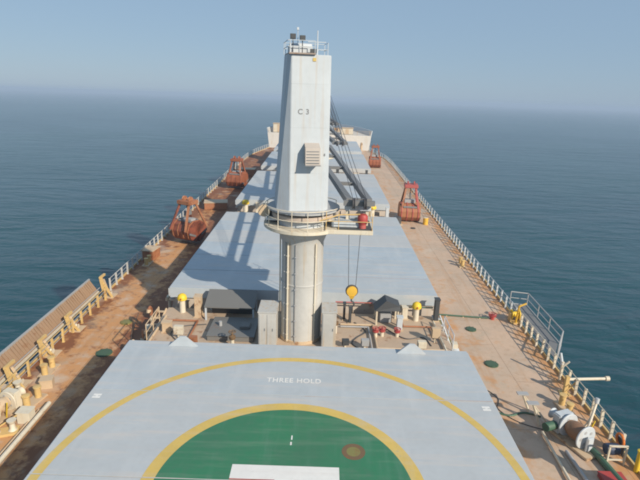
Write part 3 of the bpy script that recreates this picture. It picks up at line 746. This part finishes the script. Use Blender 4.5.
# ------------------------------------------------------------------ port gangway stowed on edge
t = thing('gangway', 'long brown accommodation ladder stowed along the port rail', 'gangway', (-16.5, 20.0, DK))
A, B = 1.0, 17.6
xi, zi, xo, zo = .05, .25, -.62, 1.25
s = MB(); s.add([(xi, A, zi), (xi, B, zi), (xo, B, zo), (xo, A, zo), (xi - .05, A, zi - .04), (xi - .05, B, zi - .04), (xo - .05, B, zo - .04), (xo - .05, A, zo - .04)],
                [(0, 1, 2, 3), (7, 6, 5, 4), (0, 4, 5, 1), (2, 6, 7, 3), (0, 3, 7, 4), (1, 5, 6, 2)]); s.build('base_plate', ladderm, t, smooth=False)
for xx, zz, mm in ((xi, zi, cream), (xo, zo, greypaint)):
    MB().bar((xx, A, zz + .03), (xx, B, zz + .03), .10, .16).build('stringer', mm, t)
tm = None
for i in range(58):
    y = A + .2 + i * .285
    if tm is None:
        s = MB(); s.add([(xi - .06, -.10, zi + .10), (xi - .06, .10, zi + .10), (xo + .06, .10, zo - .02), (xo + .06, -.10, zo - .02),
                         (xi - .06, -.10, zi + .14), (xi - .06, .10, zi + .14), (xo + .06, .10, zo + .02), (xo + .06, -.10, zo + .02)],
                        [(3, 2, 1, 0), (4, 5, 6, 7), (0, 1, 5, 4), (2, 3, 7, 6), (1, 2, 6, 5), (3, 0, 4, 7)]); tm = s.build('tread', ladderm, t); p = tm
    else: p = tm.copy(); COL.objects.link(p)
    p.location = (0, y, 0); p.rotation_euler = (0, random.uniform(-.02, .02), 0)
MB().path([(xi + .22, A, .75), (xi + .22, B, .75)], .03).build('handrail', greypaint, t)
for k, (yy_, lab, hh) in enumerate(((37.3, 'buff davit frame at the forward end of the stowed port gangway', 1.7), (31.6, 'buff davit frame second from the forward end of the port gangway', 1.1), (28.2, 'buff davit frame third from the forward end of the port gangway', 1.1), (24.8, 'buff davit frame nearest the port mooring gear', 1.3))):
    t = thing('gangway_davit', lab, 'davit', (-15.75, yy_, DK), 0, 'frames holding the port gangway')
    MB().bar((0, -.15, 0), (-.25, -.15, hh), .16, .22).build('post', buff, t)
    MB().bar((.55, -.15, 0), (-.1, -.15, hh * .75), .10, .14).build('brace', buff, t)
    MB().bar((0, .55, 0), (-.25, .3, hh * .8), .12, .14).build('post', beige, t)
    MB().bar((-.25, -.3, hh), (-.25, .6, hh * .98), .14, .16).build('head', buff, t)
    MB().lathe([(.16, -.08), (.10, 0), (.16, .08)], (.3, .1, .28), n=14, axis='x').build('roller', cream, t)
    MB().box(-.1, .65, -.3, .65, .004, .05).build('foot_plate', beige, t)
# buff stays along the inner side
t = rail_run(-1, 20.5, 37.2, 1.35, buff, 'buff railing inboard of the stowed port gangway', .95, wpost=.13)
for c in t.children: c.location.x += .35

# ------------------------------------------------------------------ starboard outboard walkway (folded gangway frame)
t = thing('outboard_platform', 'grey tubular gangway frame hung outside the starboard railing', 'gangway frame', (16.2, 29.0, DK))
pts = [(.1, 0.2, .35), (1.25, 2.2, .35), (1.35, 8.6, .35), (.1, 8.9, .35)]
MB().path(pts, .05).build('lower_rail', greypaint, t)
MB().path([(x, y, 1.35) for x, y, z in pts], .045).build('upper_rail', greypaint, t)
MB().path([(x, y, .85) for x, y, z in pts], .035).build('middle_rail', greypaint, t)
for x, y, z in pts + [(1.28, 4.3, 0), (1.32, 6.4, 0)]:
    MB().tube((x, y, .33), (x, y, 1.36), .04, n=8).build('post', greypaint, t)
s = MB(); s.add([(.05, .4, .30), (1.1, 2.3, .30), (1.2, 8.5, .30), (.05, 8.7, .30), (.05, .4, .36), (1.1, 2.3, .36), (1.2, 8.5, .36), (.05, 8.7, .36)],
                [(3, 2, 1, 0), (4, 5, 6, 7), (0, 1, 5, 4), (1, 2, 6, 5), (2, 3, 7, 6), (3, 0, 4, 7)]); s.build('grating', jib_m, t, smooth=False)
t = thing('gangway_winch', 'yellow gangway winch inside the grey outboard frame', 'winch', (15.75, 35.2, DK))
MB().box(-.35, .35, -.4, .4, .004, .1).build('base', buff, t)
MB().lathe([(.36, -.3), (.36, -.24), (.2, -.22), (.2, .22), (.36, .24), (.36, .3)], (0, 0, .65), n=18, axis='x').build('drum', yellow, t)
MB().box(-.42, -.32, -.2, .2, .1, .8).build('side_plate', buff, t); MB().box(.32, .42, -.2, .2, .1, .8).build('side_plate', buff, t)
MB().box(-.2, .2, .35, .75, .1, .5).build('motor', white, t, bevel=.03)
MB().path([(0, -.3, .1), (0, -.5, 1.5), (.5, -.5, 1.75)], .07).build('davit_arm', hookyel, t)

# ------------------------------------------------------------------ starboard fittings at the near end
t = thing('boom', 'pale boom reaching out over the sea from the starboard rail', 'boom', (15.4, 25.9, DK))
MB().tube((0, 0, .95), (2.3, .05, 1.05), .085, n=12).build('arm', cream, t)
MB().tube((2.2, .05, 1.05), (2.4, .05, 1.06), .14, n=12).build('end_cap', cream, t)
MB().bar((0, 0, 0), (0, 0, 1.15), .2, .2).build('post', buff, t)
MB().bar((.05, 0, .2), (.7, .02, .92), .07).build('brace', buff, t)
MB().box(-.28, .28, -.28, .28, .004, .06).build('foot_plate', buff, t)
t = thing('fairlead_post', 'white pronged post on the starboard rail just beyond the boom', 'post', (15.7, 27.3, DK))
MB().tube((0, 0, 0), (0, 0, 1.3), .07, n=10).build('post', cream, t); MB().tube((0, 0, .9), (.35, -.1, 1.35), .06, n=8).build('prong', cream, t); MB().tube((0, 0, 1.1), (-.1, .2, 1.75), .09, .07, n=8).build('prong', white, t)
t = thing('fairlead_post', 'white slanting post leaning outboard beside the mooring winch', 'post', (15.25, 22.9, DK))
MB().tube((-.35, -.6, 0), (.4, .3, 1.25), .065, n=10).build('post', cream, t); MB().tube((.4, .3, 1.25), (.46, .36, 1.5), .11, n=10).build('head', white, t); MB().bar((-.3, -.2, .0), (.1, -.06, .8), .06).build('brace', cream, t)
MB().box(-.5, .1, -.8, .1, .004, .05).build('foot_plate', beige, t)
def mooring_winch(loc, rz, label, ropem, drumm, sc=1.0):
    t = thing('mooring_winch', label, 'winch', loc, rz); t.scale = (sc,) * 3
    MB().box(-1.25, 1.25, -.5, .5, .004, .12).build('bed', beige, t, bevel=.02)
    MB().lathe([(.30, -.55), (.30, .25)], (0, 0, .62), n=22, axis='x').build('rope_coil', ropem, t)
    MB().lathe([(.22, -.60), (.36, -.50), (.38, -.3), (.40, -.1), (.36, .1), (.30, .2)], (0, 0, .62), n=20, axis='x').build('rope_coil', ropem, t)
    for x in (-.66, .28):
        f = MB().lathe([(.52, 0), (.54, .02), (.54, .06), (.52, .08)], (x, 0, .62), n=26, axis='x').build('flange', drumm, t)
        for k in range(5):
            a = R(72 * k); MB().tube((x - .012, .3 * math.cos(a), .62 + .3 * math.sin(a)), (x + .092, .3 * math.cos(a), .62 + .3 * math.sin(a)), .075, n=10).build('lightening_hole', greypaint, f)
    MB().box(.42, .86, -.42, .42, .12, 1.05).build('gearbox', drumm, t, bevel=.05)
    MB().lathe([(.26, .0), (.17, .10), (.16, .22), (.26, .32), (.26, .35)], (.9, 0, .62), n=18, axis='x').build('warping_head', drumm, t)
    MB().box(-.92, -.80, -.18, .18, .12, .78).build('bearing_stand', drumm, t, bevel=.03)
    MB().tube((.64, .45, .5), (.64, 1.0, .5), .2, n=14).build('motor', greenp, t)
    MB().bar((-.25, -.45, .1), (-.35, -.75, 1.1), .05).build('brake_lever', yellow, t)
    return t
mooring_winch((13.9, 21.75, DK), R(112), 'white flanged mooring winch with brown rope on the near starboard deck', rope, white, 1.12)
mooring_winch((-14.9, 22.3, DK), R(75), 'rusty beige mooring winch on the near port deck', beige, cream)
mooring_winch((4.5, 144.0, FZ), R(10), 'far windlass on the right of the forecastle deck', rope, beige)
mooring_winch((-4.5, 144.0, FZ), R(-10), 'far windlass on the left of the forecastle deck', rope, beige)
# clutter near the port winch
random.seed(11)
for k, (x, y, l) in enumerate(((-15.3, 20.6, 'rusty roller fairlead nearest the lower left corner'), (-14.0, 20.9, 'rusty roller fairlead inboard of the port winch'), (-15.5, 24.0, 'rusty roller fairlead forward of the port winch'))):
    t = thing('roller_fairlead', l, 'fairlead', (x, y, DK), R(20 * k))
    MB().box(-.6, .6, -.3, .3, .004, .14).build('base', buff, t)
    for xx in (-.35, .35): MB().lathe([(.2, .14), (.14, .22), (.12, .5), (.2, .62), (.22, .7)], (xx, 0, 0), n=14).build('roller', cream if xx > 0 else beige, t)
    MB().bar((-.55, .25, .1), (.55, .25, .75), .06).build('guard', buff, t)
def bollard(x, y, label, rz=0):
    t = thing('bollard', label, 'bollard', (x, y, DK), rz, 'twin bollards on the deck edges')
    MB().box(-.75, .75, -.32, .32, .004, .10).build('base', beige, t)
    for xx in (-.42, .42): MB().lathe([(.17, .1), (.17, .62), (.21, .66), (.21, .72), (.1, .74)], (xx, 0, 0), n=18).build('post', buff, t)
    return t
b0 = bollard(-14.0, 23.4, 'rusty twin bollard beside the port winch', R(80))
b1 = dup(b0, (-14.7, 26.4, DK), R(90), 'rusty twin bollard forward of the port winch, by the gangway frames')
b2 = dup(b0, (14.7, 24.3, DK), R(90), 'twin bollard just forward of the starboard winch')
b3 = dup(b0, (14.9, 47.5, DK), R(90), 'twin bollard by the middle of the white starboard railing')
b4 = dup(b0, (-15.0, 45.0, DK), R(90), 'twin bollard on the sunny port deck by the railing')
pipe([(-12.9, 16.5, DK + .3), (-12.9, 23.0, DK + .3)], .11, cream, 'thick cream pipe along the port deck at the edge of the shadow', feet=5)
pipe([(-13.25, 16.5, DK + .15), (-13.25, 22.6, DK + .15)], .05, beige, 'thin rusty pipe outboard of the thick cream one', feet=4)
pipe([(-15.9, 17.5, DK + .12), (-15.2, 22.8, DK + .12)], .06, buff, 'buff pipe slanting outboard of the port winch', feet=3)
hose([(-15.4, 19.3, DK + .05), (-14.8, 19.8, DK + .05), (-14.2, 19.4, DK + .05), (-13.8, 20.0, DK + .05), (-14.5, 20.6, DK + .05), (-13.9, 21.2, DK + .05)], .05, paint('straw_rope', (.5, .38, .2), rust=.2), 'straw coloured mooring rope flaked before the port winch')
for k, (x, y, h, mt, lab) in enumerate(((-13.5, 21.9, .6, cream, 'small cream locker between the port winch and the thick cream pipe'), (-15.7, 22.3, .8, buff, 'small buff locker at the rail beside the port winch'), (-14.0, 24.9, .5, beige, 'low rusty locker between port bollards'))):
    t = thing('deck_locker', lab, 'locker', (x, y, DK), R(8 * k)); MB().box(-.32, .32, -.28, .28, .004, h).build('body', mt, t, bevel=.02); MB().box(-.35, .35, -.31, .31, h + .003, h + .05).build('lid', mt, t)
# starboard near pipes and frame
pipe([(14.5, 20.9, DK + .18), (14.9, 17.0, DK + .18)], .16, greenp, 'thick green pipe running aft of the starboard winch', feet=3)
pipe([(13.2, 20.8, DK + .12), (13.3, 17.0, DK + .12)], .09, greypaint, 'grey pipe running aft, left of the thick green pipe', feet=3)
pipe([(12.6, 22.2, DK + .12), (12.4, 17.0, DK + .12)], .07, cream, 'cream pipe running aft, leftmost of the near starboard pipes', feet=3)
for k, (x, y, h, lab) in enumerate(((12.75, 22.9, 1.1, 'pale leaning stand left of the starboard winch, nearer one'), (12.6, 23.9, 1.0, 'pale leaning stand left of the starboard winch, farther one'))):
    t = thing('pipe_stand', lab, 'stand', (x, y, DK))
    MB().bar((0, 0, 0), (-.4, .3, h), .10).build('leg', cream, t); MB().bar((.5, 0, 0), (-.4, .3, h), .07).build('leg', cream, t); MB().box(-.7, -.1, .15, .45, h, h + .06).build('plate', greypaint, t)
t = thing('cargo_rack', 'cream square frame with dark drum inside, at the lower right corner', 'frame', (15.15, 20.1, DK))
for x in (-.38, .42): MB().bar((x, 0, 0), (x, 0, 1.05), .07).build('post', cream, t)
MB().bar((-.42, 0, 1.05), (.46, 0, 1.05), .07).build('top_bar', cream, t); MB().bar((-.35, 0, .3), (.4, 0, .3), .06).build('bottom_bar', cream, t)
MB().lathe([(.26, -.3), (.28, 0), (.26, .3)], (.05, .5, .5), n=16, axis='x').build('drum', paint('navy_paint', (0.02, 0.035, 0.08), rust=.1), t)
t = thing('red_bin', 'flat red bin before the cream frame in the lower right corner', 'bin', (14.45, 19.0, DK))
MB().box(-.5, .55, -.35, .35, .004, .22).build('body', redp, t, bevel=.03); MB().box(-.53, .58, -.38, .38, .223, .27).build('lid', redp, t, bevel=.02)
t = thing('yellow_post', 'yellow post at the extreme right of the near starboard deck', 'post', (15.95, 19.7, DK))
MB().tube((0, 0, 0), (0, 0, 1.1), .12, n=12).build('post', yellow, t); MB().lathe([(.15, 1.1), (.15, 1.16), (.05, 1.2)], n=12).build('cap', yellow, t)
t = thing('life_ring_rack', 'orange life ring lying on the starboard deck edge', 'life ring', (15.75, 20.95, DK + .75))
s = MB(); s.path([(0, .3 * math.cos(R(a)), .3 * math.sin(R(a))) for a in range(0, 361, 24)], .06, 8); s.build('ring', paint('life_orange', (.7, .2, .03), rust=0), t)
MB().box(.08, .12, -.3, .3, -.7, .0).build('bracket', dark, t)
t = thing('shadow_caster', 'large round headed shadow caster added out of view on the starboard deck, aft of the cream frame', 'ventilator', (15.6, 16.9, DK)); t.scale = (1, 1, 1.40)  # out of view, added to throw a shadow beside the starboard winch
MB().lathe([(.7, .004), (.7, .06), (.42, .08), (.42, 2.6)], n=24).build('trunk', cream, t)
MB().lathe([(.5, 2.5), (1.15, 2.62), (1.2, 2.9), (1.0, 3.25), (.5, 3.42), (.05, 3.46)], n=32).build('head', cream, t)
# manhole covers
def manhole(x, y, label, r=.43, mat=paint('manhole_green', (0.05, 0.10, 0.055), rust=.35, dirt=.6)):
    t = thing('manhole_cover', label, 'manhole cover', (x, y, DK), random.uniform(0, 3), 'round deck manholes')
    MB().lathe([(r, .004), (r, .05), (r * .96, .06)], n=28).build('rim', mat, t)
    MB().lathe([(r * .86, .061), (r * .86, .08), (r * .5, .09)], n=28).build('lid', mat, t)
    for k in range(8): MB().lathe([(.03, .06), (.03, .10)], (r * .91 * math.cos(R(45 * k)), r * .91 * math.sin(R(45 * k)), 0), n=6).build('bolt', mat, t)
    return t
manhole(12.1, 28.9, 'green manhole cover on starboard deck abreast the landing circle hatch end')
manhole(12.1, 33.7, 'green manhole cover beside the green pipe on the starboard deck', .38)
manhole(12.3, 60.5, 'dark manhole cover before the nearer starboard grab', .3, dark)
manhole(-12.6, 33.0, 'olive manhole cover on the sunny port deck', .40, olive)
manhole(-12.4, 28.7, 'dark green manhole cover at the tip of the port deck shadow', .5)
# painted strips
s = MB(); s.add([(9.45, 25.6, DK + .004), (10.35, 25.6, DK + .004), (10.15, 37.0, DK + .004), (9.5, 37.0, DK + .004)], [(0, 1, 2, 3)])
tag(s.build('painted_strip', olive), 'olive green painted strip beside the starboard hatch coaming', 'deck marking')
pipe([(10.2, 35.9, DK + .09), (13.9, 35.55, DK + .09)], .06, greenp, 'green pipe across the starboard deck', feet=3)
t = valve(14.2, 35.55, DK, .45, 'red hydrant valve at the end of the green deck pipe', s_=1.5, bm_=redp)
# hoses and wires on deck
z = DK + .03
hose([(10.2, 26.6, z), (10.9, 26.0, z), (11.3, 25.1, z), (11.0, 24.2, z), (11.6, 23.2, z), (12.6, 22.6, z), (13.4, 22.5, z)], .022, dark, 'dark hose curling over the starboard deck to the winch')
hose([(10.6, 24.0, z), (11.4, 23.6, z), (12.3, 23.9, z), (13.1, 23.6, z)], .06, greenp, 'thick green hose lying left of the starboard winch')
hose([(-12.2, 34.5, z), (-11.5, 31, z), (-10.6, 29.5, z), (-9.6, 28.9, z), (-10.4, 27.6, z)], .05, rope, 'brown rope lying beside the port ladder')
# port clutter left of the platform
random.seed(5)
for k, (x, y, h, mt, lab) in enumerate(((-10.2, 31.4, 1.9, orange2, 'rusty orange standpipe beside the port corner of the platform'), (-9.8, 29.6, 1.3, cream, 'pale vent pipe beside the port ladder'), (-10.4, 28.6, .9, beige, 'squat rusty vent pipe beside the port ladder'), (-9.6, 33.6, 1.8, cream, 'pale vent pipe by the port corner of the shadowed hatch'))):
    t = thing('vent_pipe', lab, 'vent pipe', (x, y, DK))
    MB().path([(0, 0, 0), (0, 0, h), (0, -.18, h + .18), (0, -.4, h + .1)], .11, 10).build('pipe', mt, t); MB().lathe([(.2, .004), (.2, .05)], n=12).build('flange', beige, t); MB().tube((0, -.4, h + .12), (0, -.46, h - .08), .15, n=10).build('mouth', beige, t)
pipe([(-9.6, 26, DK + .2), (-9.6, 50, DK + .2)], .08, beige, 'long rusty pipe along the port hatch coaming', feet=8)
pipe([(9.15, 37, DK + .2), (9.15, 51, DK + .2)], .07, beige, 'long beige pipe along the starboard hatch coaming', feet=8)

# ------------------------------------------------------------------ grabs
def grab(loc, rz, label, shell_m, head_m, open_=0.0, sc=1.0, tilt=0):
    t = thing('cargo_grab', label, 'grab', loc, rz, 'orange clamshell grabs on deck')
    t.scale = (sc, sc, sc)
    prof = [(0.02, .02), (.55, .02), (1.15, .22), (1.55, .75), (1.55, 1.45), (1.15, 2.0), (.35, 2.35), (.02, 2.1)]
    for sd in (-1, 1):
        piv = bpy.data.objects
        W = 1.32
        loops = [[(sd * x, -W, z) for x, z in prof], [(sd * x, W, z) for x, z in prof]]
        s = MB().loft(loops); sh = s.build('shell', shell_m, t, bevel=.04)
        sh.location = (0, 0, 0); sh.rotation_euler = (0, sd * -open_, 0)
        if open_: sh.location = (sd * .25, 0, .25)
        for yv in (-1.05, -.35, .35, 1.05):
            r_ = MB()
            pp = [(sd * (x * 1.02), yv, z * 1.01) for x, z in prof[1:7]]
            for a, b in zip(pp, pp[1:]): r_.bar(a, b, .10, .08)
            r_.build('rib', head_m, sh)
        q = MB(); q.box(*sorted((sd * .03, sd * .62)), -1.34, 1.34, -.03, .10); q.box(*sorted((sd * .5, sd * 1.5)), -1.38, -1.33, .55, .75); q.build('cutting_edge', jib_m, sh)
        q = MB(); q.tube((sd * 1.2, -.85, 1.95), (sd * 1.2, .85, 1.95), .14, n=10); q.build('hinge_pin', jib_m, sh)
    for sx in (-1, 1):
        for sy in (-1, 1):
            MB().bar((sx * (1.25 + open_), sy * 1.05, 1.7), (sx * .5, sy * .62, 4.35), .20, .20).build('arm', shell_m if sy > 0 else head_m, t)
    MB().box(-.75, .75, -.85, .85, 4.3, 4.72).build('head', head_m, t, bevel=.05)
    for yv in (-.4, .4): MB().lathe([(.34, -.08), (.28, 0), (.34, .08)], (0, yv, 4.78), n=16, axis='y').build('sheave', head_m, t)
    MB().box(-.38, .38, -.7, .7, 2.3, 2.75).build('lower_block', greypaint, t, bevel=.04)
    MB().bar((-.5, 0, 3.3), (.5, 0, 3.3), .12, .5).build('spreader', jib_m, t)
    for xx in (-.15, .15): MB().tube((xx, 0, 2.7), (xx, 0, 4.3), .03, n=6).build('closing_wire', steelw, t)
    return t
grab((12.35, 64.6, DK), R(90) - R(4), 'orange grab with a red head beside the third hatch, starboard', orange2, pinkred, 0, 1.0)
grab((11.9, 107.5, DK), R(86), 'small far orange grab on starboard near the forecastle', orange, orange, 0, .95)
grab((-12.9, 52.0, DK), R(62), 'dark rusty grab standing open on port, in the crane shadow', paint('grab_dark_rust', (0.26, 0.07, 0.035), rust=0.8, rustcol=(0.10, 0.04, 0.03), dirt=0.8), orange2, .42, .98)
grab((-12.6, 81.5, DK), R(80), 'bright orange far port grab beside the fourth hatch', orange, orange, .15, 1.0)
for x, y, l in ((10.6, 62.4, 'dark drum stand left of the starboard grab'),):
    t = thing('drum_stand', l, 'drum', (x, y, DK)); MB().lathe([(.5, 0), (.52, .3), (.5, .9), (.3, .95)], n=18).build('drum', dark, t); MB().box(-.6, .6, -.6, .6, .0, .1).build('base', beige, t)
t = thing('yellow_drum', 'small yellow drum at the foot of the starboard grab', 'drum', (14.2, 62.6, DK)); MB().lathe([(.32, 0), (.33, .25), (.31, .28), (.33, .55), (.32, .85), (.28, .87)], n=18).build('body', hookyel, t); MB().lathe([(.29, .875), (.05, .89)], n=18).build('lid', cream, t)
# port deck boxes near the grabs; first two stand in for sunlit deck patches
for k, (x, y, r_, l) in enumerate(((-13.2, 67.5, 10, 'orange box standing in for sunlit deck on the port side between the grabs'), (-15.3, 46.8, -8, 'small orange box standing in for sunlit deck by the port railing before the open grab'), (-12.6, 93, 0, 'far rusty box on the port deck'))):
    t = thing('deck_box', l, 'box', (x, y, DK), R(r_)); sx, sy, h = ((1.5, 1.0, .9), (.6, .8, .9), (1.4, .9, 1.2))[k]
    MB().box(-sx, sx, -sy, sy, .004, h).build('body', orange2, t, bevel=.04); MB().box(-sx - .05, sx + .05, -sy - .05, sy + .05, h + .003, h + .07).build('lid', beige, t)

# ------------------------------------------------------------------ bow fittings
t = thing('foremast', 'slim foremast standing on the forecastle', 'mast', (2.3, 140, FZ))
MB().tube((0, 0, 0), (0, 0, 3.0), .14, .08, n=10).build('mast', cream, t); MB().box(-.35, .35, -.05, .05, 2.4, 2.5).build('crosstree', cream, t); MB().tube((0, 0, 3.0), (0, 0, 3.15), .1, n=8).build('lamp', dark, t)
for x, l, h in ((7.2, 'cream store hut on the right of the forecastle', 1.6), (-10.6, 'cream store hut on the left of the forecastle', 2.2)):
    t = thing('store_hut', l, 'hut', (x, 137.3, FZ)); MB().box(-1.5, 1.5, -1.1, 1.1, 0, h).build('wall', cream, t, bevel=.03); MB().box(-1.62, 1.62, -1.22, 1.22, h + .003, h + .09).build('roof', beige, t); MB().box(-.4, .4, -1.13, -1.103, .1, h - .2).build('door', beige, t)
for k, x in enumerate((-8.5, -3.5, 6.0, 10.2)):
    t = thing('vent_pipe', ('leftmost', 'second', 'third', 'rightmost')[k] + ' goose neck vent before the forecastle front', 'vent pipe', (x, 124.5, DK))
    MB().path([(0, 0, 0), (0, 0, 2.6), (0, -.3, 3.0), (0, -.7, 2.8)], .28, 10).build('pipe', beige, t); MB().lathe([(.5, .004), (.5, .1)], n=12).build('flange', beige, t)

# ------------------------------------------------------------------ haze
s = MB()
def hz(y, z): return z - math.tan(TRIM) * y
X1 = HX + 300; Y0, Y1 = HY0 - 200, HY1 + 300
zt = 19.5
vs = [(x, y, zz) for x in (-X1, X1) for y, in ((Y0,), (Y1,)) for zz in (sea_z(y) - 8.5, zt if False else (SEA0 + 33.5 - math.tan(TRIM) * y))]
s.add(vs, [(0, 1, 3, 2), (4, 6, 7, 5), (0, 4, 5, 1), (2, 3, 7, 6), (0, 2, 6, 4), (1, 5, 7, 3)])
hm = bpy.data.materials.new('haze'); hm.use_nodes = True; t_ = hm.node_tree
t_.nodes.remove(t_.nodes['Principled BSDF']); pv = t_.nodes.new('ShaderNodeVolumePrincipled')
pv.inputs['Color'].default_value = (0.53, 0.65, 0.82, 1); pv.inputs['Density'].default_value = 0.0005; pv.inputs['Anisotropy'].default_value = 0.0
t_.links.new(pv.outputs[0], t_.nodes['Material Output'].inputs['Volume'])
s.build('haze', hm, kind='stuff', smooth=False)
